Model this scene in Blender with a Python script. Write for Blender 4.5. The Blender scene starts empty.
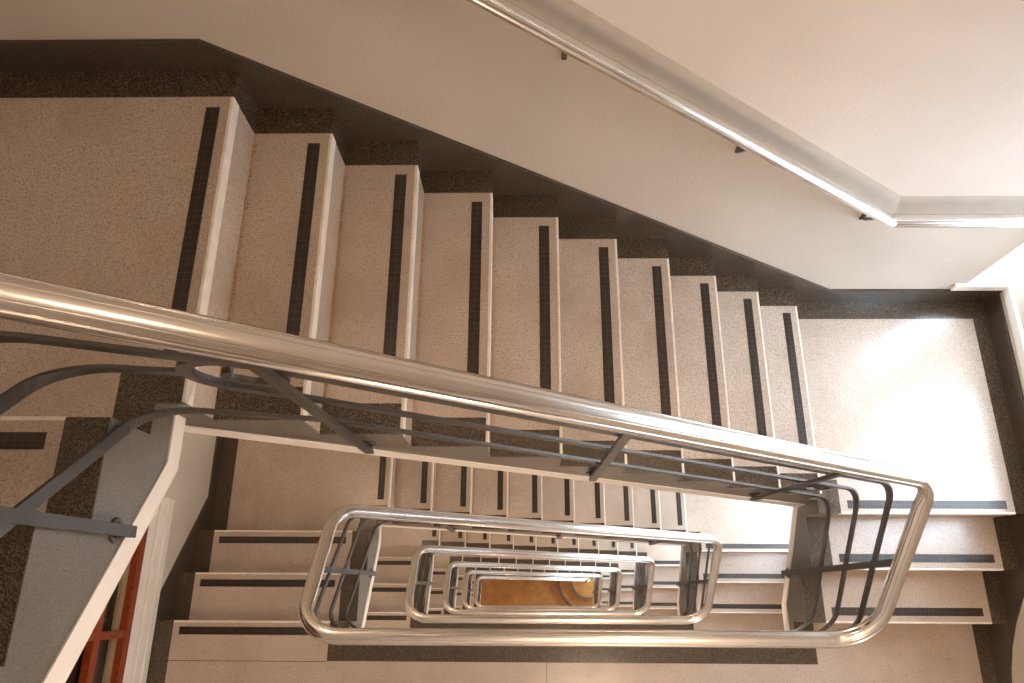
import bpy, bmesh, math, random
from mathutils import Vector, Matrix
random.seed(4)
S = bpy.context.scene
COL = S.collection

# ------------------------------------------------------------------ dimensions (metres)
r = 0.185                    # riser
H = 16 * r                   # storey height
T, TP = 0.2517, 0.2545       # going of the long / short flights
X0 = 0.2754                  # nosing of the left landing
XE = X0 + 9 * T              # last riser of the long flight
YR = 0.0255                  # nosing of the right landing
YL = -0.5                    # nosing of the front landing (left side)
XW0, XW1 = -0.866, 3.630     # side walls
YW, YF = 1.150, -1.95        # back / front wall
WX0, WX1, WY0, WY1 = 0.203, 2.593, -0.59, 0.09    # stair well
BX0, BX1 = -0.756, 3.541     # light terrazzo field between the dark borders
BYB, BYW = 1.042, 0.1885
BL, BR, BF = 0.097, 2.698, -0.695
ZTOP = 5.75
LOW = 5                      # index of the lowest (ground floor) turn
ZG = 3 * r - LOW * H         # ground floor
def nlx(x): return 13 * r - (x - X0) * r / T             # nosing line of the long flight

# ------------------------------------------------------------------ materials
def new_mat(name):
    m = bpy.data.materials.new(name); m.use_nodes = True
    nt = m.node_tree; b = nt.nodes['Principled BSDF']
    return m, nt, b
def N(nt, t, **kw):
    n = nt.nodes.new(t)
    for k, v in kw.items():
        if k in n.inputs: n.inputs[k].default_value = v
        else: setattr(n, k, v)
    return n
def ramp(nt, stops, interp='LINEAR'):
    n = nt.nodes.new('ShaderNodeValToRGB'); cr = n.color_ramp; cr.interpolation = interp
    while len(cr.elements) < len(stops): cr.elements.new(0.5)
    for e, (p, c) in zip(cr.elements, stops): e.position = p; e.color = (*c, 1)
    return n
def mix(nt, a, b, fac, blend='MIX'):
    n = nt.nodes.new('ShaderNodeMix'); n.data_type = 'RGBA'; n.blend_type = blend
    for s, v in ((6, a), (7, b), (0, fac)):
        if hasattr(v, 'links') or hasattr(v, 'is_linked'): nt.links.new(v, n.inputs[s])
        else: n.inputs[s].default_value = v if s == 0 else (*v, 1)
    return n.outputs[2]
def coords(nt): return N(nt, 'ShaderNodeNewGeometry').outputs['Position']
def simple(name, col, rough=0.5, metal=0.0, noise=0.0, scale=30, bump=0.0, spec=0.5):
    m, nt, b = new_mat(name)
    b.inputs['Roughness'].default_value = rough; b.inputs['Metallic'].default_value = metal
    b.inputs['Specular IOR Level'].default_value = spec
    b.inputs['Base Color'].default_value = (*col, 1)
    if noise or bump:
        nz = N(nt, 'ShaderNodeTexNoise', Scale=scale, Detail=4.0); nt.links.new(coords(nt), nz.inputs['Vector'])
        if noise:
            rp = ramp(nt, [(0.3, tuple(c * (1 - noise) for c in col)), (0.7, tuple(min(1, c * (1 + noise)) for c in col))])
            nt.links.new(nz.outputs['Fac'], rp.inputs['Fac']); nt.links.new(rp.outputs['Color'], b.inputs['Base Color'])
        if bump:
            bp_ = N(nt, 'ShaderNodeBump', Strength=bump, Distance=0.004)
            nt.links.new(nz.outputs['Fac'], bp_.inputs['Height']); nt.links.new(bp_.outputs['Normal'], b.inputs['Normal'])
    return m

def terrazzo(name, base, lo, hi, chips, chip_scale, chip_amt, rough, stain=0.0, stain_col=(0.3, 0.2, 0.12)):
    m, nt, b = new_mat(name); co = coords(nt); L = nt.links.new
    b.inputs['Roughness'].default_value = rough
    n1 = N(nt, 'ShaderNodeTexNoise', Scale=260.0, Detail=3.0); L(co, n1.inputs['Vector'])
    r1 = ramp(nt, [(0.35, lo), (0.5, base), (0.66, hi)]); L(n1.outputs['Fac'], r1.inputs['Fac'])
    v = N(nt, 'ShaderNodeTexVoronoi', Scale=chip_scale); L(co, v.inputs['Vector'])
    vr = ramp(nt, [(0.0, (1, 1, 1)), (0.28, (1, 1, 1)), (0.34, (0, 0, 0))]); L(v.outputs['Distance'], vr.inputs['Fac'])
    sel = N(nt, 'ShaderNodeSeparateColor'); L(v.outputs['Color'], sel.inputs['Color'])
    gt = N(nt, 'ShaderNodeMath', operation='GREATER_THAN'); L(sel.outputs[0], gt.inputs[0]); gt.inputs[1].default_value = 1 - chip_amt
    mu = N(nt, 'ShaderNodeMath', operation='MULTIPLY'); L(vr.outputs['Color'], mu.inputs[0]); L(gt.outputs[0], mu.inputs[1])
    c1 = mix(nt, r1.outputs['Color'], chips, mu.outputs[0])
    n2 = N(nt, 'ShaderNodeTexNoise', Scale=3.2, Detail=6.0, Roughness=0.65); L(co, n2.inputs['Vector'])
    r2 = ramp(nt, [(0.40, (0, 0, 0)), (0.72, (1, 1, 1))]); L(n2.outputs['Fac'], r2.inputs['Fac'])
    sm = N(nt, 'ShaderNodeMath', operation='MULTIPLY'); L(r2.outputs['Color'], sm.inputs[0]); sm.inputs[1].default_value = stain
    c2 = mix(nt, c1, stain_col, sm.outputs[0])
    L(c2, b.inputs['Base Color'])
    return m

M = {}
M['light'] = terrazzo('terrazzo_light', (0.565, 0.47, 0.392), (0.39, 0.315, 0.255), (0.68, 0.58, 0.495), (0.25, 0.19, 0.14), 150.0, 0.14, 0.24, 0.62, (0.40, 0.305, 0.235))
M['dark'] = terrazzo('terrazzo_dark', (0.068, 0.050, 0.036), (0.022, 0.015, 0.010), (0.17, 0.125, 0.085), (0.22, 0.155, 0.09), 190.0, 0.34, 0.17, 0.15, (0.05, 0.035, 0.025))
M['skirt'] = terrazzo('terrazzo_skirting', (0.072, 0.056, 0.043), (0.042, 0.032, 0.024), (0.115, 0.09, 0.07), (0.13, 0.10, 0.07), 200.0, 0.2, 0.2, 0.2, (0.08, 0.06, 0.045))
M['nose'] = simple('cream_nosing', (0.86, 0.79, 0.70), 0.3, noise=0.10, scale=25)
M['grey'] = terrazzo('grey_stone', (0.155, 0.14, 0.123), (0.11, 0.098, 0.085), (0.205, 0.185, 0.162), (0.24, 0.22, 0.195), 150.0, 0.18, 0.36, 0.6, (0.10, 0.09, 0.077))
M['white'] = simple('lit_white_paint', (0.88, 0.855, 0.82), 0.45, noise=0.03, scale=8)  # white raised so stringer edges look window-lit; light put into the colour
M['wallp'] = simple('shaded_white_wall_paint', (0.66, 0.61, 0.54), 0.55, noise=0.04, scale=5)  # same white darkened for the walls; weaker light put into the colour
M['iron'] = simple('grey_painted_iron', (0.072, 0.066, 0.061), 0.36, metal=0.35, noise=0.12, scale=60)
M['bolt'] = simple('dark_bolt', (0.06, 0.055, 0.05), 0.4, metal=0.7, noise=0.2, scale=80)
M['wood'] = simple('red_brown_wood', (0.25, 0.040, 0.010), 0.35, noise=0.35, scale=40)
M['bead'] = simple('tan_bead', (0.34, 0.25, 0.15), 0.5, noise=0.1)
M['stain'] = terrazzo('rust_stained_terrazzo', (0.50, 0.36, 0.25), (0.34, 0.21, 0.12), (0.60, 0.47, 0.36), (0.24, 0.14, 0.08), 90.0, 0.4, 0.4, 0.6, (0.38, 0.22, 0.11))
M['corr'] = simple('dark_corridor_backing', (0.10, 0.075, 0.055), 0.7, noise=0.2, scale=3)  # dark colour stands for the unlit space behind the left screen

def steel():
    m, nt, b = new_mat('worn_aluminium'); L = nt.links.new; co = coords(nt)
    b.inputs['Metallic'].default_value = 1.0
    n = N(nt, 'ShaderNodeTexNoise', Scale=9.0, Detail=6.0, Roughness=0.6); L(co, n.inputs['Vector'])
    rp = ramp(nt, [(0.25, (0.70, 0.675, 0.645)), (0.75, (0.80, 0.775, 0.745))]); L(n.outputs['Fac'], rp.inputs['Fac'])
    L(rp.outputs['Color'], b.inputs['Base Color'])
    mr = N(nt, 'ShaderNodeMapRange'); L(n.outputs['Fac'], mr.inputs['Value'])
    mr.inputs['To Min'].default_value = 0.17; mr.inputs['To Max'].default_value = 0.27
    L(mr.outputs['Result'], b.inputs['Roughness'])
    return m
M['steel'] = steel()

def plaster(name, col, strength=0.35):
    m, nt, b = new_mat(name); L = nt.links.new; co = coords(nt)
    b.inputs['Roughness'].default_value = 0.75
    n = N(nt, 'ShaderNodeTexNoise', Scale=130.0, Detail=3.0, Roughness=0.5); L(co, n.inputs['Vector'])
    v = N(nt, 'ShaderNodeTexVoronoi', Scale=85.0); v.feature = 'SMOOTH_F1'; L(co, v.inputs['Vector'])
    ad = N(nt, 'ShaderNodeMath', operation='ADD'); L(n.outputs['Fac'], ad.inputs[0]); L(v.outputs['Distance'], ad.inputs[1])
    bp_ = N(nt, 'ShaderNodeBump', Strength=strength, Distance=0.004); L(ad.outputs[0], bp_.inputs['Height']); L(bp_.outputs['Normal'], b.inputs['Normal'])
    n2 = N(nt, 'ShaderNodeTexNoise', Scale=1.6, Detail=3.0); L(co, n2.inputs['Vector'])
    rp = ramp(nt, [(0.3, tuple(c * 0.93 for c in col)), (0.7, tuple(min(1, c * 1.04) for c in col))]); L(n2.outputs['Fac'], rp.inputs['Fac'])
    L(rp.outputs['Color'], b.inputs['Base Color'])
    return m
M['plaster'] = plaster('beige_plaster', (0.61, 0.55, 0.485), 0.2)
M['plaster_up'] = plaster('pale_plaster', (0.775, 0.72, 0.675), 0.2)
M['band'] = simple('smooth_beige_band', (0.50, 0.44, 0.378), 0.5, noise=0.05, scale=14)

def tiles():
    m, nt, b = new_mat('black_mosaic'); L = nt.links.new
    uv = N(nt, 'ShaderNodeTexCoord').outputs['UV']
    br = N(nt, 'ShaderNodeTexBrick', Scale=1.0); L(uv, br.inputs['Vector'])
    br.offset = 0.0; br.inputs['Brick Width'].default_value = 0.0215; br.inputs['Row Height'].default_value = 0.0205
    br.inputs['Mortar Size'].default_value = 0.0005; br.inputs['Mortar Smooth'].default_value = 0.2
    br.inputs['Color1'].default_value = (0.022, 0.015, 0.011, 1); br.inputs['Color2'].default_value = (0.036, 0.025, 0.018, 1)
    br.inputs['Mortar'].default_value = (0.12, 0.088, 0.062, 1)
    L(br.outputs['Color'], b.inputs['Base Color']); b.inputs['Roughness'].default_value = 0.42
    return m
M['tile'] = tiles()

def orange_floor():
    m, nt, b = new_mat('orange_floor'); L = nt.links.new; co = coords(nt)
    n = N(nt, 'ShaderNodeTexNoise', Scale=6.0, Detail=6.0); L(co, n.inputs['Vector'])
    rp = ramp(nt, [(0.3, (0.20, 0.085, 0.016)), (0.7, (0.31, 0.14, 0.03))]); L(n.outputs['Fac'], rp.inputs['Fac'])
    L(rp.outputs['Color'], b.inputs['Base Color']); b.inputs['Roughness'].default_value = 0.35
    return m
M['orange'] = orange_floor()
m, nt, b = new_mat('window_glass')
b.inputs['Transmission Weight'].default_value = 1.0; b.inputs['Roughness'].default_value = 0.0; b.inputs['IOR'].default_value = 1.02
M['glass'] = m
m, nt, b = new_mat('dark_glass')
b.inputs['Base Color'].default_value = (0.02, 0.016, 0.013, 1); b.inputs['Roughness'].default_value = 0.06
M['dglass'] = m

# ------------------------------------------------------------------ mesh helpers
class MB:
    def __init__(s): s.bm = bmesh.new(); s.uv = None
    def box(s, x0, x1, y0, y1, z0, z1):
        vs = [s.bm.verts.new((x, y, z)) for z in (z0, z1) for x, y in ((x0, y0), (x1, y0), (x1, y1), (x0, y1))]
        for f in ((3, 2, 1, 0), (4, 5, 6, 7), (0, 1, 5, 4), (1, 2, 6, 5), (2, 3, 7, 6), (3, 0, 4, 7)):
            s.bm.faces.new([vs[i] for i in f])
        return s
    def prism(s, ax, poly, a, b):
        def P(u, v, w): return (w, u, v) if ax == 'x' else (u, w, v) if ax == 'y' else (u, v, w)
        A = [s.bm.verts.new(P(u, v, a)) for u, v in poly]; B = [s.bm.verts.new(P(u, v, b)) for u, v in poly]
        s.bm.faces.new(A); s.bm.faces.new(B[::-1])
        n = len(poly)
        for i in range(n): s.bm.faces.new((A[i], B[i], B[(i + 1) % n], A[(i + 1) % n]))
        return s
    def cyl(s, p, q, rad, rad2=None, n=20):
        p, q = Vector(p), Vector(q); d = (q - p); L = d.length
        mat = Matrix.Translation((p + q) / 2) @ d.to_track_quat('Z', 'Y').to_matrix().to_4x4()
        bmesh.ops.create_cone(s.bm, cap_ends=True, segments=n, radius1=rad, radius2=rad if rad2 is None else rad2, depth=L, matrix=mat)
        return s
    def sphere(s, c, rad):
        bmesh.ops.create_uvsphere(s.bm, u_segments=20, v_segments=12, radius=rad, matrix=Matrix.Translation(c)); return s
    def sweep(s, path, prof, side=None, taper=None):
        path = [Vector(p) for p in path]; rings = []; n = len(path)
        for i, p in enumerate(path):
            t = (path[min(i + 1, n - 1)] - path[max(i - 1, 0)]).normalized()
            sd = Vector(side) if side else t.cross(Vector((0, 0, 1))).normalized()
            up = sd.cross(t).normalized()
            k_ = taper[i] if taper else 1.0
            rings.append([s.bm.verts.new(p + sd * a + up * b_ * k_) for a, b_ in prof])
        k = len(prof)
        for A, B in zip(rings, rings[1:]):
            for i in range(k): s.bm.faces.new((A[i], A[(i + 1) % k], B[(i + 1) % k], B[i]))
        s.bm.faces.new(rings[0][::-1]); s.bm.faces.new(rings[-1])
        return s
    def mesh(s, name, mat, smooth=False, bevel=0):
        bmesh.ops.recalc_face_normals(s.bm, faces=s.bm.faces)
        if bevel:
            es = [e for e in s.bm.edges if e.is_manifold and e.calc_face_angle(0) > 0.6]
            bmesh.ops.bevel(s.bm, geom=es, offset=bevel, segments=2, affect='EDGES', profile=0.5)
        me = bpy.data.meshes.new(name); s.bm.to_mesh(me); s.bm.free()
        me.materials.append(M[mat])
        if smooth:
            me.polygons.foreach_set('use_smooth', [True] * len(me.polygons)); me.set_sharp_from_angle(angle=math.radians(38))
        return me
def uvmesh(me, along):                     # metric UVs for the mosaic strips
    uv = me.uv_layers.new(name='UVMap')
    xs = [v.co.x for v in me.vertices]; ys = [v.co.y for v in me.vertices]; x0, y0 = min(xs), min(ys)
    for l in me.loops:
        c = me.vertices[l.vertex_index].co
        uv.data[l.index].uv = (c.y - y0, c.x - x0) if along == 'y' else (c.x - x0, c.y - y0)
    return me
def obj(name, me, parent=None, label=None):
    o = bpy.data.objects.new(name, me); COL.objects.link(o)
    if parent: o.parent = parent
    if label: o['label'] = label
    return o
def tag(o, label, cat, group=None):
    o['label'] = label; o['category'] = cat
    if group: o['group'] = group
    return o
def empty(name, loc, label, cat, group=None):
    o = bpy.data.objects.new(name, None); COL.objects.link(o); o.location = loc; o.empty_display_size = 0.1
    return tag(o, label, cat, group)
def struct(name, me, label=None):
    o = obj(name, me); o['kind'] = 'structure'
    if label: o['label'] = label
    return o

# ------------------------------------------------------------------ prototypes: a proto is a list of (name, mesh, [sub protos])
EPS = 0.0009
NW, NH = 0.007, 0.045                       # nosing strip: width on the tread, height on the riser
def step_long(x0, x1, z, first=False):
    """tread plus the riser under its nosing; descends towards +x"""
    subs = []
    body = MB().prism('y', [(x0, z), (x1, z), (x1, z - r), (x1 - .03, z - r), (x1 - .03, z - .03), (x0, z - .03)], WY1 + .004, YW)
    subs.append(('border', MB().box(x0, x1 + EPS, BYB, YW, z - r + EPS, z + EPS).mesh('border', 'dark')))
    subs.append(('border', MB().box(x0, x1 - NW, WY1 + .003, BYW, z - .031, z + EPS).mesh('border', 'dark')))
    subs.append(('grip_strip', uvmesh(MB().box(x1 - .074, x1 - .034, BYW + .036, BYB - .038, z - .01, z + EPS).mesh('grip_strip', 'tile'), 'y')))
    subs.append(('nosing', MB().box(x1 - NW, x1 + .003, WY1 + .004, BYB - .0005, z - NH, z + EPS * 1.2).mesh('nosing', 'nose', bevel=.002)))
    if first:
        subs.append(('stain', MB().prism('z', [(x0, BYW + .02)] + [(x0 + .007 + .008 * abs(math.sin(j * 1.7 + z * 9)) * random.uniform(.5, 1.1), BYW + .02 + (BYB - BYW - .06) * j / 24) for j in range(25)] + [(x0, BYB - .04)], z - .01, z + EPS * .7).mesh('stain', 'stain')))
    return ('step', body.mesh('step', 'light'), subs)
def step_short(y_back, y_nose, z, side, sgn):
    """short-flight step; descends towards -y (sgn -1) or +y (sgn +1)"""
    if side == 'L': xa, xb, la, lb = XW0, WX0 - .004, BX0, BL
    else: xa, xb, la, lb = WX1 + .004, XW1, BR, BX1
    s = sgn
    body = MB().prism('x', [(y_back, z), (y_nose, z), (y_nose, z - r), (y_nose - s * .03, z - r), (y_nose - s * .03, z - .03), (y_back, z - .03)], xa, xb)
    yl, yh = sorted((y_back, y_nose + s * EPS))
    subs = []
    wall_b = (xa, la) if side == 'L' else (lb, xb)
    well_b = (lb, xb + .001) if side == 'L' else (xa - .001, la)
    subs.append(('border', MB().box(*wall_b, yl, yh, z - r + EPS, z + EPS).mesh('border', 'dark')))
    subs.append(('border', MB().box(*well_b, yl, yh, z - .031, z + EPS).mesh('border', 'dark')))
    g = sorted((y_nose - s * .074, y_nose - s * .034))
    subs.append(('grip_strip', uvmesh(MB().box(la + .036, lb - .036, *g, z - .01, z + EPS).mesh('grip_strip', 'tile'), 'x')))
    n_ = sorted((y_nose - s * NW, y_nose + s * .003))
    subs.append(('nosing', MB().box(la + .0005, lb - .0005, *n_, z - NH, z + EPS * 1.2).mesh('nosing', 'nose', bevel=.002)))
    return ('step', body.mesh('step', 'light'), subs)

def slab_long():
    g = lambda x: nlx(x) - .32
    w = lambda x: nlx(x) - .415
    xs = [X0 + i * T for i in range(10)]
    top = [(WX0, 13 * r), (X0, 13 * r)]
    for i in range(1, 10): top += [(X0 + (i - 1) * T, (13 - i) * r), (X0 + i * T, (13 - i) * r)]
    top += [(XE, 3 * r), (WX1, 3 * r)]
    mb = MB().prism('y', top + [(WX1, g(WX1)), (0, g(0)), (0, 13 * r - .16), (WX0, 13 * r - .16)], WY1, WY1 + .004)
    body = [(X0 - .03, 13 * r - .03)]
    for i in range(1, 10): body += [(X0 + (i - 1) * T - .03, (13 - i) * r - .03), (X0 + i * T - .03, (13 - i) * r - .03)]
    body += [(XE - .03, 3 * r - .03), (XE - .03, g(XE - .03)), (X0 - .03, g(X0 - .03))]
    mb.prism('y', body, WY1 + .004, YW)
    edge = MB().prism('y', [(0, g(0)), (WX1, g(WX1)), (WX1, w(WX1)), (0, w(0))], WY1 - .005, YW)
    return ('stringer', mb.mesh('stringer', 'grey'), [('white_edge', edge.mesh('white_edge', 'white'))])
def slab_short(side):
    if side == 'L':
        top = [(WY0, 16 * r), (YL, 16 * r), (YL, 15 * r), (YL + TP, 15 * r), (YL + TP, 14 * r), (YL + 2 * TP, 14 * r), (YL + 2 * TP, 13 * r), (WY1, 13 * r)]
        gb = [(WY1, 2.303), (-.042, 2.303), (WY0, 2.303 + .708 * (-.042 - WY0))]
        wb = [(WY1, 2.240), (-.052, 2.240), (WY0, 2.240 + .690 * (-.052 - WY0))]
        pa, pb, ba, bb = WX0 - .004, WX0, XW0, WX0 - .004; ea, eb = XW0, WX0 + .005
        body = [(YL, 2.303 + .708 * (-.042 - YL)), (YL, 15 * r - .03), (YL + TP - .03, 15 * r - .03), (YL + TP - .03, 14 * r - .03), (YL + 2 * TP - .03, 14 * r - .03),
                (YL + 2 * TP - .03, 2.303), (-.042, 2.303)]
    else:
        top = [(WY1, 3 * r), (YR, 3 * r), (YR, 2 * r), (YR - TP, 2 * r), (YR - TP, r), (YR - 2 * TP, r), (YR - 2 * TP, 0), (WY0, 0)]
        gb = [(WY0, -.063), (-.4, -.074), (WY1, .286)]
        wb = [(WY0, -.139), (-.405, -.141), (WY1, .227)]
        pa, pb, ba, bb = WX1, WX1 + .004, WX1 + .004, XW1; ea, eb = WX1 - .005, XW1
        body = [(YR - .001, 2 * r - .03), (YR - TP + .03, 2 * r - .03), (YR - TP + .03, r - .03), (YR - 2 * TP + .03, r - .03), (YR - 2 * TP + .03, -.075), (-.4, -.074), (YR - .001, .235)]
    mb = MB().prism('x', top + gb, pa, pb).prism('x', body, ba, bb)
    edge = MB().prism('x', gb + wb[::-1], ea, eb)
    return ('stringer', mb.mesh('stringer', 'grey'), [('white_edge', edge.mesh('white_edge', 'white'))])

def P_flight():
    return [step_long(X0 + (i - 1) * T, X0 + i * T, (13 - i) * r, i <= 4) for i in range(1, 10)] + [slab_long()]
def P_short_left():
    return [step_short(YL, YL + TP, 15 * r, 'L', 1), step_short(YL + TP, YL + 2 * TP, 14 * r, 'L', 1), slab_short('L')]
def P_short_right():
    return [step_short(YR, YR - TP, 2 * r, 'R', -1), step_short(YR - TP, YR - 2 * TP, r, 'R', -1), slab_short('R')]
def P_land_left():
    z = 13 * r; y0 = YL + 2 * TP
    poly = [(XW0, y0), (WX0 - .004, y0), (WX0 - .004, WY1 + .004), (X0, WY1 + .004), (X0, YW), (XW0, YW)]
    top = MB().prism('z', poly, z - .03, z).box(X0 - .03, X0, WY1 + .004, YW, z - r, z - .03)
    subs = [('border', MB().box(XW0, X0 + EPS, BYB, YW, z - r + EPS, z + EPS).mesh('border', 'dark')),
            ('border', MB().box(XW0, BX0, y0, BYB, z - .02, z + EPS).mesh('border', 'dark')),
            ('border', MB().prism('z', [(BL, y0), (WX0 - .003, y0), (WX0 - .003, WY1 + .003), (X0 - NW, WY1 + .003), (X0 - NW, BYW), (BL, BYW)], z - .031, z + EPS).mesh('border', 'dark')),
            ('grip_strip', uvmesh(MB().box(X0 - .076, X0 - .034, BYW + .036, BYB - .038, z - .01, z + EPS).mesh('grip_strip', 'tile'), 'y')),
            ('nosing', MB().box(X0 - NW, X0 + .003, WY1 + .004, BYB - .0005, z - NH, z + EPS * 1.2).mesh('nosing', 'nose', bevel=.002))]
    slab = MB().prism('z', [(XW0, y0 + .03), (WX0 - .004, y0 + .03), (WX0 - .004, WY1 + .004), (X0 - .03, WY1 + .004), (X0 - .03, YW), (XW0, YW)], z - .093, z - .03)
    soff = MB().prism('z', [(XW0, y0 + .03), (WX0 - .004, y0 + .03), (WX0 - .004, WY1 + .004), (X0 - .03, WY1 + .004), (X0 - .03, YW), (XW0, YW)], z - .158, z - .093)
    return [('floor_top', top.mesh('floor_top', 'light'), subs), ('slab', slab.mesh('slab', 'grey'), []), ('soffit', soff.mesh('soffit', 'white'), [])]
def P_land_right():
    z = 3 * r
    poly = [(XE, WY1 + .004), (WX1 + .004, WY1 + .004), (WX1 + .004, YR), (XW1, YR), (XW1, YW), (XE, YW)]
    top = MB().prism('z', poly, z - .03, z).box(WX1 + .004, XW1, YR, YR + .03, z - r, z - .03)
    subs = [('border', MB().box(XE, XW1, BYB, YW, z - .02, z + EPS).mesh('border', 'dark')),
            ('border', MB().box(BX1, XW1, YR - EPS, BYB, z - r + EPS, z + EPS).mesh('border', 'dark')),
            ('border', MB().prism('z', [(XE, WY1 + .003), (WX1 + .003, WY1 + .003), (WX1 + .003, YR), (BR, YR), (BR, BYW), (XE, BYW)], z - .031, z + EPS).mesh('border', 'dark')),
            ('grip_strip', uvmesh(MB().box(BR + .036, BX1 - .036, YR + .022, YR + .062, z - .01, z + EPS).mesh('grip_strip', 'tile'), 'x')),
            ('nosing', MB().box(BR + .0005, BX1 - .0005, YR - .003, YR + NW, z - NH, z + EPS * 1.2).mesh('nosing', 'nose', bevel=.002))]
    a = [(XE - .03, WY1 + .004), (WX1 + .004, WY1 + .004), (WX1 + .004, YR + .03), (XW1, YR + .03), (XW1, YW), (XE - .03, YW)]
    slab = MB().prism('z', a, z - .2, z - .03); soff = MB().prism('z', a, z - .26, z - .2)
    return [('floor_top', top.mesh('floor_top', 'light'), subs), ('slab', slab.mesh('slab', 'grey'), []), ('soffit', soff.mesh('soffit', 'white'), [])]
def P_land_front():
    z = 0.0; yr = YR - 2 * TP
    poly = [(XW0, YF), (XW1, YF), (XW1, yr), (WX1 + .004, yr), (WX1 + .004, WY0 - .004), (WX0 - .004, WY0 - .004), (WX0 - .004, YL), (XW0, YL)]
    top = MB().prism('z', poly, z - .03, z).box(XW0, WX0 - .004, YL - .03, YL, z - r, z - .03)
    subs = [('border', MB().box(BL, BR, BF, WY0 - .003, z - .02, z + EPS).mesh('border', 'dark')),
            ('border', MB().box(XW0, BX0, YF + .1, YL + EPS, z - .02, z + EPS).mesh('border', 'dark')),
            ('border', MB().box(BX1, XW1, YF + .1, yr, z - .02, z + EPS).mesh('border', 'dark')),
            ('border', MB().box(XW0, XW1, YF, YF + .1, z - .02, z + EPS).mesh('border', 'dark')),
            ('border', MB().box(BL, WX0 - .003, WY0 - .004, YL, z - .02, z + EPS).mesh('border', 'dark')),
            ('border', MB().box(WX1 + .003, BR, WY0 - .004, yr, z - .02, z + EPS).mesh('border', 'dark')),
            ('grip_strip', uvmesh(MB().box(BX0 + .036, BL - .036, YL - .068, YL - .028, z - .01, z + EPS).mesh('grip_strip', 'tile'), 'x')),
            ('nosing', MB().box(BX0 + .0005, BL - .0005, YL - NW, YL + .003, z - NH, z + EPS * 1.2).mesh('nosing', 'nose', bevel=.002)),
            ('joint', MB().box(BX0, BL, -.6995, -.6965, z - .01, z + EPS).mesh('joint', 'skirt')),
            ('joint', MB().box(1.267, 1.2695, YF + .1, BF, z - .01, z + EPS).mesh('joint', 'skirt'))]
    sl = [(XW0, YF), (XW1, YF), (XW1, yr), (WX1 + .004, yr), (WX1 + .004, WY0 - .004), (WX0 - .004, WY0 - .004), (WX0 - .004, YL - .03), (XW0, YL - .03)]
    slab = MB().prism('z', sl, z - .066, z - .03).box(WX0 - .004, WX1 + .004, WY0 - .004, WY0, z - .066, z)
    soff = MB().prism('z', sl, z - .145, z - .066).box(WX0 - .004, WX1 + .004, WY0 - .004, WY0 + .005, z - .145, z - .066)
    return [('floor_top', top.mesh('floor_top', 'light'), subs), ('slab', slab.mesh('slab', 'grey'), []), ('soffit', soff.mesh('soffit', 'white'), [])]

# ------------------------------------------------------------------ balustrade
def fillet(pts, rad, n=12):
    pts = [Vector(p) for p in pts]; out = [pts[0]]
    for a, b_, c in zip(pts, pts[1:], pts[2:]):
        u, v = (a - b_).normalized(), (c - b_).normalized(); ang = u.angle(v)
        d = min(rad / math.tan(ang / 2), (a - b_).length * .49, (c - b_).length * .49)
        rr = d * math.tan(ang / 2); cen = b_ + (u + v).normalized() * (rr / math.sin(ang / 2))
        p, q = b_ + u * d, b_ + v * d; e1 = (p - cen); e2 = (q - cen); tot = e1.angle(e2)
        axis = e1.cross(e2).normalized()
        for i in range(n + 1): out.append(cen + Matrix.Rotation(tot * i / n, 3, axis) @ e1)
    out.append(pts[-1]); res = [out[0]]
    for p in out[1:]:
        if (p - res[-1]).length > 1e-4: res.append(p)
    return res
RX0, RX1, RYF, RYB, RZF, RZA, RZB = .1903, 2.5926, -.5293, .0235, .9464, 3.4388, 1.5909
def rail_pt(k): return None
RAIL = [(1.4, RYF, RZF + H), (RX0, RYF, RZF + H), (RX0, RYB, RZA), (RX1, RYB, RZB), (RX1, RYF, RZF), (1.4, RYF, RZF)]
def rail_z(x): return RZA + (x - RX0) * (RZB - RZA) / (RX1 - RX0)
# per bar: x left, x right, y back, y front, z at the left corner, z at the bend, z right, z front (bend at XK, flatter above it)
XK = .62
BARS = [(.184, 2.587, .050, -.538, 3.06, 2.854, 1.330, .769), (.196, 2.585, .068, -.535, 2.80, 2.560, 1.037, .533), (.213, 2.578, .072, -.534, 2.44, 2.306, .751, .285)]
half = [(.0325, -.005), (.0338, -.001), (.0335, .003), (.0315, .0075), (.0285, .0108), (.0272, .0108), (.0266, .0086), (.0250, .0086), (.0243, .0132), (.0190, .0172), (.0140, .0188), (.0133, .0176), (.0120, .0176), (.0113, .0196), (.0060, .0211)]
PROF = half + [(0, .0214)] + [(-a, b_) for a, b_ in half[::-1]] + [(-.031, -.011), (-.022, -.0155), (.022, -.0155), (.031, -.011)]
def rect(w, h): return [(-w / 2, -h / 2), (w / 2, -h / 2), (w / 2, h / 2), (-w / 2, h / 2)]
BAR = rect(.009, .030)
def volute(cx, cz, y, slope, r0, sgn):
    """flat-bar curl in the plane of the flight; starts under (sgn 1) or over (sgn -1) its centre, tangent to the bar"""
    pts = []; tilt = math.atan(-slope); n = 60; tot = math.radians(470)
    for i in range(n + 1):
        f = i / n; a = -math.pi / 2 - tot * f; rad = r0 * (1 - .76 * f ** .95)
        lx, lz = rad * math.cos(a) * 1.08, rad * math.sin(a)
        ca, sa = math.cos(tilt), math.sin(tilt)
        lz *= .82
        pts.append(Vector((cx + sgn * (lx * ca - lz * sa), y, cz + sgn * (lx * sa + lz * ca))))
    return pts
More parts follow.
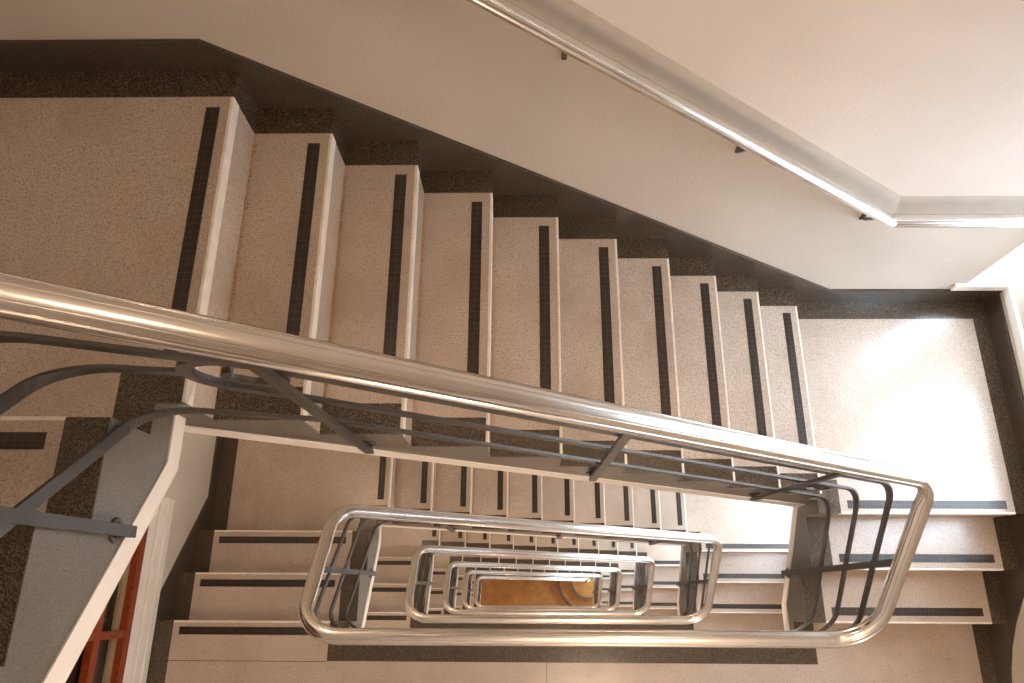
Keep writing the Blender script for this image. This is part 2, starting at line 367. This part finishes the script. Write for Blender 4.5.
def post(base, top, wide):
    """flat post from base to top, wide face along axis 'x' or 'y'"""
    b_, t = Vector(base), Vector(top)
    w = Vector((.0135, 0, 0)) if wide == 'x' else Vector((0, .0135, 0)); th = Vector((0, .0065, 0)) if wide == 'x' else Vector((.0065, 0, 0))
    mb = MB(); vs = [mb.bm.verts.new(p + sx * w + sy * th) for p in (b_, t) for sx, sy in ((-1, -1), (1, -1), (1, 1), (-1, 1))]
    for f in ((3, 2, 1, 0), (4, 5, 6, 7), (0, 1, 5, 4), (1, 2, 6, 5), (2, 3, 7, 6), (3, 0, 4, 7)): mb.bm.faces.new([vs[i] for i in f])
    return mb
def bracket(face, nrm):
    f, n = Vector(face), Vector(nrm)
    mb = MB().cyl(f, f + n * .006, .030, .028).cyl(f + n * .006, f + n * .026, .013)
    return mb.mesh('bracket', 'iron', smooth=True), MB().cyl(f + n * .004, f + n * .013, .019, n=6).mesh('bolt', 'bolt')
def P_railing(last=False, dy=0.0, dx=0.0):
    out = []
    rail = [(x + (dx if x < .3 else 0), y + (dy if y > 0 else 0), z) for x, y, z in RAIL]
    path = fillet(rail[:4] if last else rail, .18)
    out.append(('handrail', MB().sweep(path, PROF).mesh('handrail', 'steel', smooth=True),
                [('rail_plate', MB().sweep([p - Vector((0, 0, .0195)) for p in path], rect(.036, .008)).mesh('rail_plate', 'iron'), [])]))
    for i, (xl, xr, yb, yf, za, zk, zb, zf) in enumerate(BARS):
        yb += dy; xl += dx
        up = [(1.4, yf, zf + H), (xl, yf, zf + H), (xl, yb, za)]
        knee = (XK, yb, zk)
        down = [(xr, yb, zb)] + ([] if last else [(xr, yf, zf), (1.4, yf, zf)])
        if i == 1:
            sl = (zk - zb) / (xr - XK); zl = lambda x: zk - (x - XK) * sl
            rr = .132; cx = .560; cz = zl(cx) + rr * .80 * math.hypot(1, sl)
            vol = volute(cx, cz, yb, sl, rr, 1)
            out.append(('rail_bar', MB().sweep(fillet(up + [(cx - rr * 1.02, yb, cz + .015)], .16), BAR).mesh('rail_bar', 'iron'), []))
            st = [Vector((x, yb, zl(x) + (vol[0].z - zl(vol[0].x)) * (1 - k / 5))) for k, x in enumerate([vol[0].x + .02 * q_ for q_ in range(1, 6)], 1)]
            out.append(('scroll', MB().sweep(vol[::-1] + st, rect(.014, .034), side=(0, -1, 0), taper=[.35 + .65 * q_ / len(vol) for q_ in range(len(vol))] + [1, .97, .94, .91, .88]).mesh('scroll', 'iron', smooth=True), []))
            out.append(('rail_bar', MB().sweep(fillet([tuple(st[-1])] + down, .15) if len(down) > 1 else [st[-1], Vector(down[0])], BAR).mesh('rail_bar', 'iron'), []))
            if not last:
                cx2 = 2.36; r2 = .080; cz2 = zl(cx2) - r2 * .80 * math.hypot(1, sl)
                out.append(('scroll', MB().sweep(volute(cx2, cz2, yb, sl, r2, -1), rect(.011, .022), side=(0, 1, 0)).mesh('scroll', 'iron', smooth=True), []))
        else:
            pts = up + [knee] + down; a = fillet(up + [knee], .16); b_ = fillet([knee] + down, .15) if len(down) > 1 else [Vector(knee), Vector(down[0])]
            out.append(('rail_bar', MB().sweep(a[:-1] + b_, BAR).mesh('rail_bar', 'iron'), []))
    def add_post(base, top, wide, face, nrm):
        br, bo = bracket(face, nrm)
        out.append(('post', post(base, top, wide).mesh('post', 'iron'), [('bracket', br, []), ('bolt', bo, [])]))
    for x in (.650, 1.42, 2.225):
        z = nlx(x) - .225
        add_post((x, .068, z - .03), (x, RYB + dy, rail_z(x) - .016), 'x', (x, WY1, z + .01), (0, -1, 0))
    y = -.222; zl = RZF + H + (RZA - RZF - H) * (y - RYF) / (RYB - RYF)
    add_post((WX0 + .024, y - .012, 2.45), (RX0 + dx, y - .03, zl + .005), 'y', (WX0, y - .012, 2.49), (1, 0, 0))
    if not last:
        y = -.237; zr = RZF + (RZB - RZF) * (y - RYF) / (RYB - RYF)
        add_post((WX1 - .024, y, -.01), (RX1, y, zr - .016), 'y', (WX1, y, .02), (-1, 0, 0))
        for x in (.75, 2.05):
            add_post((x, WY0 + .024, -.055), (x, RYF, RZF - .016), 'x', (x, WY0, -.03), (0, 1, 0))
    else:
        newel = MB().cyl((RX1, RYB, ZG + LOW * H), (RX1, RYB, RZB + .03), .03).sphere((RX1, RYB, RZB + .05), .045).cyl((RX1, RYB, 3 * r), (RX1, RYB, 3 * r + .04), .06)
        out.append(('newel', newel.mesh('newel', 'steel', smooth=True), []))
    return out

def build(root, proto, z):
    for item in proto:
        name, me, subs = (item + ([],))[:3] if len(item) == 2 else item
        o = obj(name, me, root)
        for s in subs: obj(s[0], s[1], o)
PROTO = dict(flight=P_flight(), sl=P_short_left(), sr=P_short_right(), ll=P_land_left(), lr=P_land_right(), lf=P_land_front(), rail=P_railing(), rail_low=P_railing(False, .02, .008), rail_last=P_railing(True, .02, .008))
def place(name, key, k, label, cat, group=None):
    root = empty(name, (0, 0, -H * k), label, cat, group); build(root, PROTO[key], 0); return root

FL = ['topmost long flight of nine wide beige treads beside the textured wall, under the nearest handrail',
      'second long flight down, narrow beige treads showing just below the topmost grey stringer',
      'third long flight down, short beige treads with dark ends between two handrails in the well',
      'fourth long flight down, thin row of dark tread ends just under the third handrail',
      'fifth long flight down, sliver of dark tread ends under the innermost thick handrail',
      'lowest long flight, reaching the orange ground floor at the bottom of the well']
SLl = ['topmost left short flight with grey stone side and thick white lower edge, nearest the camera',
       'second left short flight, beige steps beside the white sill and red-brown window frame',
       'left short flight seen through the loop of the second handrail, beige steps with dark strips',
       'left short flight seen inside the third handrail loop, small beige steps',
       'left short flight seen inside the fourth handrail loop, tiny reddish steps',
       'lowest left short flight beside the innermost thin handrail, above the orange floor']
SRl = ['topmost right short flight of three broad risers leading down from the bright upper landing',
       'second right short flight, beige steps just left of the brown topmost right stringer',
       'right short flight on the third turn, small steps between the second and third railing corners',
       'right short flight on the fourth turn, tiny steps between the third and fourth railing corners',
       'right short flight on the fifth turn, tiniest steps right of the orange floor']
LLl = ['large beige upper left landing with a long black mosaic strip above the nearest handrail',
       'second left landing, beige floor just below the topmost white stringer edge',
       'third left landing, small beige patch inside the left corner of the second railing',
       'fourth left landing, tiny beige patch inside the left corner of the third railing',
       'fifth left landing, tiny patch inside the left corner of the fourth railing',
       'lowest left landing just above the orange ground floor']
LRl = ['bright white-lit right landing with dark border beside the corner window',
       'second right landing, bright patch below the topmost stringer and left of its brown right side',
       'third right landing, small glaring patch below the right end of the second handrail',
       'fourth right landing, tiny glaring patch below the right end of the third handrail',
       'fifth right landing, tiniest glaring patch beside the orange floor']
LFl = ['topmost front landing, beige floor with a dark border strip under the long level handrail',
       'second front landing, dark border strip between the two long level handrails',
       'third front landing, small sliver peeping above the second level handrail',
       'fourth front landing, tiny sliver beside the third pair of small right steps',
       'fifth front landing, last tiny sliver right of the orange floor']
RLl = ['nearest railing, thick aluminium handrail with scroll crossing the picture from left to lower right',
       'second railing down, rounded aluminium loop inside the nearest railing with vertical flat bars',
       'third railing down, smaller aluminium loop inside the second railing',
       'fourth railing down, narrow aluminium loop inside the third railing',
       'fifth railing down, thin aluminium loop framing the orange floor',
       'lowest railing, thinnest handrail ending beside the orange ground floor']
ft = bpy.data.objects.new('floor', None); COL.objects.link(ft); ft.location = (0, 0, H); ft['kind'] = 'structure'; build(ft, PROTO['lf'], 0)
for k in range(LOW + 1):
    place('short_stair_flight', 'sl', k, SLl[k], 'stairs', 'left short flights')
    place('landing', 'll', k, LLl[k], 'landing', 'left landings')
    place('stair_flight', 'flight', k, FL[k], 'stairs', 'long flights')
    place('stair_railing', 'rail' if k == 0 else 'rail_low' if k < LOW else 'rail_last', k, RLl[k], 'railing', 'railings round the well')
    if k < LOW:
        place('landing', 'lr', k, LRl[k], 'landing', 'right landings')
        place('short_stair_flight', 'sr', k, SRl[k], 'stairs', 'right short flights')
        place('landing', 'lf', k, LFl[k], 'landing', 'front landings')

# curtail steps at the foot of the stair
def arc_step(rad, h):
    c = (2.656, .06); pts = [(c[0] + rad * math.cos(a), c[1] + rad * math.sin(a)) for a in [math.radians(180 + 4 * i) for i in range(46)]]
    return MB().prism('z', [(c[0] + rad, .089), (c[0] - rad, .089)] + pts, ZG, ZG + h), pts
ct = empty('curtail_steps', (2.656, .06, ZG), 'rounded orange starting steps with dark curved edges at the bottom of the well', 'stairs')
for nm, rad, h in (('round_step', .70, .15), ('round_step', .41, .30)):
    mb, pts = arc_step(rad, h); o = obj(nm, mb.mesh(nm, 'orange'), ct); o.location = (-2.656, -.06, -ZG)
    rim = MB().sweep([(x, y, ZG + h + .002) for x, y in pts], rect(.05, .006)).mesh('dark_edge', 'skirt'); e = obj('dark_edge', rim, o)

# ------------------------------------------------------------------ room shell
WSILL, WHEAD = .780, 2.75
XB0 = 3.41                                     # left jamb of the corner window in the back wall
YJ, YP = -.12, .82                             # jambs of the window in the right wall
ZB = ZG - .3
def ch_lo(x): return max(1.41, 2.486 - (x - 1.257) * .757)        # foot of the sloped ledge on the back wall
def ch_hi(x): return max(1.566, 2.619 - (x - 1.281) * .742)      # its top, set back
def back_wall():
    d = .04
    xl_lo = 1.26 - (4.2 - 2.486) / .757 * 0 ; xs = [XW0 - .2, .27, 2.655, XB0]
    zl = lambda x: 13 * r + .92 if x < .27 else None
    lo = [(XW0 - .2, ch_lo(.27)), (.27, ch_lo(.27)), (2.72, 1.41), (XB0, 1.41)]
    hi = [(XW0 - .2, ch_hi(.27)), (.27, ch_hi(.27)), (2.700, 1.566), (XB0, 1.566)]
    low = MB().prism('y', [(XW0 - .2, ZB), (XB0, ZB)] + lo[::-1], YW, YW + .25)
    for k in range(LOW + 1):                    # solid parts below / above the openings in the corner strip
        z0 = WSILL - H * k - .05; z1 = WHEAD - H * (k + 1)
        low.box(XB0, XW1 + .25, YW, YW + .25, max(z1, ZB), z0)
    up = MB().prism('y', hi + [(XB0, ZTOP), (XW0 - .2, ZTOP)], YW + d, YW + .25)
    up.box(XB0, XW1 + .25, YW + d, YW + .25, WHEAD, ZTOP)
    band = MB()
    for (a, b_) in zip(range(3), range(1, 4)):
        vs = [band.bm.verts.new(p) for p in ((lo[a][0], YW, lo[a][1]), (lo[b_][0], YW, lo[b_][1]), (hi[b_][0], YW + d, hi[b_][1]), (hi[a][0], YW + d, hi[a][1]))]
        ws = [band.bm.verts.new((v.co.x, YW + .2, v.co.z)) for v in vs]
        band.bm.faces.new(vs); band.bm.faces.new(ws[::-1])
        for i in range(4): band.bm.faces.new((vs[i], ws[i], ws[(i + 1) % 4], vs[(i + 1) % 4]))
    w = struct('wall_back', low.mesh('wall_back', 'plaster'), 'textured beige plaster wall behind the long flights')
    for nm, mb, mt in (('upper_wall', up, 'plaster_up'), ('ledge', band, 'band')):
        obj(nm, mb.mesh(nm, mt), w)
back_wall()
def right_wall():
    mb = MB().box(XW1, XW1 + .25, YF - .2, YJ, ZB, ZTOP).box(XW1, XW1 + .25, YJ, YP, WHEAD, ZTOP).box(XW1, XW1 + .25, YP, YW, ZB, ZTOP)
    for k in range(LOW + 1):
        mb.box(XW1, XW1 + .25, YJ, YP, max(WHEAD - H * (k + 1), ZB), WSILL - H * k - .05)
    struct('wall_right', mb.mesh('wall_right', 'wallp'), 'white wall beside the right short flights')
right_wall()
LWZ = (.14, 2.0); LWY = (-1.5, .16)            # red-brown glazed screen in the left wall
def left_wall():
    mb = MB().box(XW0 - .2, XW0, LWY[1], YW, ZB, ZTOP).box(XW0 - .2, XW0, YF - .2, LWY[0], ZB, ZTOP)
    mb.box(XW0 - .2, XW0, LWY[0], LWY[1], ZB, LWZ[0]).box(XW0 - .2, XW0, LWY[0], LWY[1], LWZ[1], ZTOP)
    struct('wall_left', mb.mesh('wall_left', 'wallp'), 'white wall on the left of the stairwell')
left_wall()
struct('wall_front', MB().box(XW0, XW1, YF - .2, YF, ZB, ZTOP).mesh('wall_front', 'plaster_up'), 'pale wall behind the camera')
struct('ceiling', MB().box(XW0 - .2, XW1 + .25, YF - .2, YW + .25, ZTOP, ZTOP + .2).mesh('ceiling', 'white'), 'white ceiling above the stairwell')
struct('floor', MB().box(XW0, XW1, YF, YW, ZB, ZG).mesh('floor', 'orange'), 'orange-brown ground floor at the bottom of the well')

# dark terrazzo skirtings
def skirts():
    th = .012
    a = [(XW0, 2.528), (.207, 2.526), (2.502, .878), (2.738, .708), (XW1, .705)]
    bot = [(XW1, 3 * r - .01), (XE, 3 * r - .01), (X0, nlx(X0) - .22), (X0 - .02, 13 * r - .01), (XW0, 13 * r - .01)]
    bk = MB().prism('y', a + bot, YW - th, YW).mesh('baseboard_back', 'skirt')
    la = [(YF, .02), (-.40, .02), (.228, -.458), (YW - th, -.458)]
    lb = [(YW - th, -.565), (YL + 2 * TP, -.565), (YL, -.2), (YL - .02, -.01), (YF, -.01)]
    lf = MB().prism('x', la + lb, XW0, XW0 + th).mesh('baseboard_left', 'skirt')
    ra = [(YF, .10), (-.77, .10), (-.70, .122), (-.60, .165), (-.485, .235), (.03, 3 * r + .105), (.08, 3 * r + .12), (YW - th, 3 * r + .12)]
    rb = [(YW - th, 3 * r - .01), (YR, 3 * r - .01), (YR, 2 * r - .01), (YR - TP, 2 * r - .01), (YR - TP, r - .01), (YR - 2 * TP, r - .01), (YR - 2 * TP, -.01), (YF, -.01)]
    rt = MB().prism('x', ra + rb, XW1 - th, XW1).mesh('baseboard_right', 'skirt')
    for k in range(LOW + 1):
        for nm, me in (('baseboard_back', bk), ('baseboard_left', lf), ('baseboard_right', rt)):
            if k == LOW and nm != 'baseboard_back': continue
            o = struct(nm, me); o.location.z = -H * k
    o = struct('baseboard_left', lf); o.location.z = H
skirts()

# corner windows at the right landings
def window_meshes():
    sill = MB().prism('z', [(XB0 - .065, YW - .02), (XW1 - .02, YW - .02), (XW1 - .02, YJ - .06), (XW1 + .2, YJ - .06), (XW1 + .2, YW + .2), (XB0 - .065 + .065, YW + .2), (XB0, YW), (XB0 - .065, YW)], WSILL - .05, WSILL)
    fr = MB(); y = YW + .15; x = XW1 + .15; z0, z1 = WSILL, WHEAD
    for a, b_ in ((z0, z0 + .05), (z1 - .05, z1), (z0 + .95, z0 + .99)):
        fr.box(XB0, XW1, y, y + .05, a, b_); fr.box(x, x + .05, YJ, YP, a, b_)
    for yy in (YJ, (YJ + YP) / 2, YP - .04): fr.box(x, x + .05, yy, yy + .04, z0, z1)
    fr.box(XB0, XB0 + .04, y, y + .05, z0, z1); fr.box(XW1 - .04, XW1, y, y + .05, z0, z1)
    gl = MB().box(XB0 + .02, XW1, y + .02, y + .026, z0 + .02, z1 - .02).box(x + .02, x + .026, YJ + .02, YP - .02, z0 + .02, z1 - .02)
    return sill.mesh('window_sill', 'white'), fr.mesh('window_frame', 'white'), gl.mesh('window_pane', 'glass')
ws, wf, wg = window_meshes()
for k in range(LOW):
    w = obj('window_%d' % (k + 1), ws); w['kind'] = 'structure'; w.location.z = -H * k
    w['label'] = 'white sill and corner window beside the %s right landing' % ['bright topmost', 'second', 'third', 'fourth', 'fifth'][k]
    obj('window_frame', wf, w); obj('window_pane', wg, w)

# glazed red-brown screen in the left wall
def left_window():
    y0, y1 = LWY; z0, z1 = LWZ
    sill = MB().box(XW0 - .1, XW0 + .016, y0 - .08, y1 - .015, .012, .062).box(XW0 - .1, XW0 + .008, y0 - .08, y1 - .01, .062, .10).box(XW0 - .1, XW0 + .014, y0 - .08, y1 - .02, .10, z0)
    w = obj('window_6', sill.mesh('window_6', 'white')); w['kind'] = 'structure'; w['label'] = 'red-brown glazed screen with white moulded sill low on the left wall'
    xf0, xf1 = XW0 - .05, XW0 - .004
    fr = MB().box(xf0, xf1, y0, y1 - .05, z0 + .08, z0 + .138).box(xf0, xf1, y0, y1 - .05, z1 - .07, z1).box(xf0, xf1, y0, y0 + .06, z0, z1).box(xf0, xf1, y1 - .11, y1 - .05, z0 + .055, z1)
    obj('window_frame', fr.mesh('window_frame', 'wood'), w)
    mu = MB()
    for z in (.49, .93, 1.37): mu.box(xf0 + .004, xf1 - .004, y0, y1 - .06, z, z + .055)
    for y in (-1.02, -.575): mu.box(xf0 + .004, xf1 - .003, y, y + .037, z0 + .08, z1 - .05)
    obj('glazing_bar', mu.mesh('glazing_bar', 'wood'), w)
    obj('casing', MB().box(xf0, xf1 + .002, y0, y1 - .02, z0, z0 + .08).box(xf0, xf1, y1 - .05, y1 + .0, z0, z1).mesh('casing', 'white'), w)
    obj('glazing_bead', MB().box(xf0 - .004, xf0 + .012, y0, y1 - .1, z0 + .135, z0 + .185).mesh('glazing_bead', 'bead'), w)
    obj('window_pane', MB().box(xf0 - .012, xf0 - .006, y0, y1 - .08, z0 + .06, z1 - .02).mesh('window_pane', 'dglass'), w)
    struct('wall_corridor_backing', MB().box(XW0 - 1.2, XW0 - 1.15, y0 - .1, y1 + .1, 0, z1 + .1).box(XW0 - 1.2, XW0 - .2, y0 - .15, y0 - .1, 0, z1 + .1).box(XW0 - 1.2, XW0 - .2, y1 + .1, y1 + .15, 0, z1 + .1)
           .box(XW0 - 1.2, XW0 - .2, y0 - .1, y1 + .1, z1 + .1, z1 + .15).box(XW0 - 1.2, XW0 - .2, y0 - .1, y1 + .1, -.05, 0).mesh('wall_corridor_backing', 'corr'))  # unseen dark box, added to keep the bright sky out behind the screen
left_window()

# ------------------------------------------------------------------ wall handrail
wr = empty('wall_handrail', (1.9, 1.076, 2.07), 'slim polished handrail on brackets along the textured upper wall', 'handrail')
PTH = [(XW0 + .05, 1.076, 2.582 + .752 * (1.25 - .26)), (.26, 1.076, 2.582 + .752 * (1.25 - .26)), (2.64, 1.076, 1.565), (3.40, 1.076, 1.565)]
WP = [(a * .88, b_ * .88) for a, b_ in PROF]
def rel(me):
    me.transform(Matrix.Translation((-1.9, -1.076, -2.07))); return me
obj('rail', rel(MB().sweep(fillet(PTH, .05), WP).mesh('rail', 'steel', smooth=True)), wr)
for x in (.62, 1.27, 1.918, 2.575):
    z = 2.582 + .752 * (1.25 - x) if x < 2.64 else 1.565
    arm = MB().box(x - .008, x + .008, YW - .010, YW, z - .128, z - .06).sweep([(x, YW - .005, z - .112), (x, YW - .03, z - .085), (x, 1.085, z - .012)], rect(.013, .012), side=(1, 0, 0))
    obj('bracket', rel(arm.mesh('bracket', 'iron', smooth=True)), wr)

# ------------------------------------------------------------------ light
W = bpy.data.worlds.new('World'); S.world = W; W.use_nodes = True
bg = W.node_tree.nodes['Background']; bg.inputs['Strength'].default_value = 12.6
wt = W.node_tree; tc = wt.nodes.new('ShaderNodeTexCoord'); sx = wt.nodes.new('ShaderNodeSeparateXYZ'); wt.links.new(tc.outputs['Generated'], sx.inputs[0])
mr = wt.nodes.new('ShaderNodeMapRange'); mr.inputs['From Min'].default_value = -1; wt.links.new(sx.outputs['Z'], mr.inputs['Value'])
wr_ = ramp(wt, [(0.0, (.14, .16, .175)), (0.48, (.17, .195, .215)), (0.56, (.32, .385, .44)), (1.0, (.80, .965, 1.14))]); wt.links.new(mr.outputs['Result'], wr_.inputs['Fac'])
wt.links.new(wr_.outputs['Color'], bg.inputs['Color'])
def area(name, loc, rot, sx, sy, energy, col, portal=False):
    l = bpy.data.lights.new(name, 'AREA'); l.shape = 'RECTANGLE'; l.size = sx; l.size_y = sy; l.energy = energy; l.color = col
    o = bpy.data.objects.new(name, l); COL.objects.link(o); o.location = loc; o.rotation_euler = rot
    if portal: l.cycles.is_portal = True
    return o
for k in range(LOW):
    zc = (WSILL + WHEAD) / 2 - H * k; h = WHEAD - WSILL
    area('window_portal', (XW1 + .22, (YJ + YP) / 2, zc), (0, math.radians(90), 0), h, YP - YJ, 1, (1, 1, 1), True)
    area('window_portal', ((XB0 + XW1) / 2, YW + .23, zc), (math.radians(-90), 0, 0), XW1 - XB0, h, 1, (1, 1, 1), True)
WARM = (1.0, 0.74, 0.52)
def lamp(loc, energy, rad, col=WARM):
    l = bpy.data.lights.new('unseen_lamp', 'POINT'); l.energy = energy; l.shadow_soft_size = rad; l.color = col
    o = bpy.data.objects.new('unseen_lamp', l); COL.objects.link(o); o.location = loc
lamp((.25, 1.02, 4.35), 2.6, .05)  # wall lamp out of view, gives the warm glare on the near handrail
lamp((2.1, .35, 4.75), 12, .13)  # unseen lamp added to brighten the middle treads
for k in range(-1, LOW):
    lamp((1.75, -1.25, -.42 - H * k), 21, .2)
    lamp((-.35, .55, 13 * r - H * (k + 1) - .45), 5, .1)  # unseen lamp placed below each left landing

# ------------------------------------------------------------------ camera
f, rx, ry, rz = 727.4584, 0.3405659, 0.0162103, 0.0053033
cam = bpy.data.cameras.new('camera'); co = bpy.data.objects.new('camera', cam); COL.objects.link(co)
cam.sensor_fit = 'HORIZONTAL'; cam.sensor_width = 36.0; cam.lens = f * 36.0 / 1024.0; cam.clip_start = .02
Rm = Matrix.Rotation(rz, 4, 'Z') @ Matrix.Rotation(ry, 4, 'Y') @ Matrix.Rotation(rx, 4, 'X')
co.matrix_world = Matrix.Translation((1.151312, -0.379322, 4.208655)) @ Rm
S.camera = co
vs = S.view_settings; S.display_settings.display_device = 'sRGB'
vs.view_transform = 'Standard'; vs.look = 'None'; vs.gamma = 1.0; vs.use_curve_mapping = False; vs.exposure = 1.05
S.cycles.use_denoising = True
S.cycles.max_bounces = 10; S.cycles.diffuse_bounces = 6
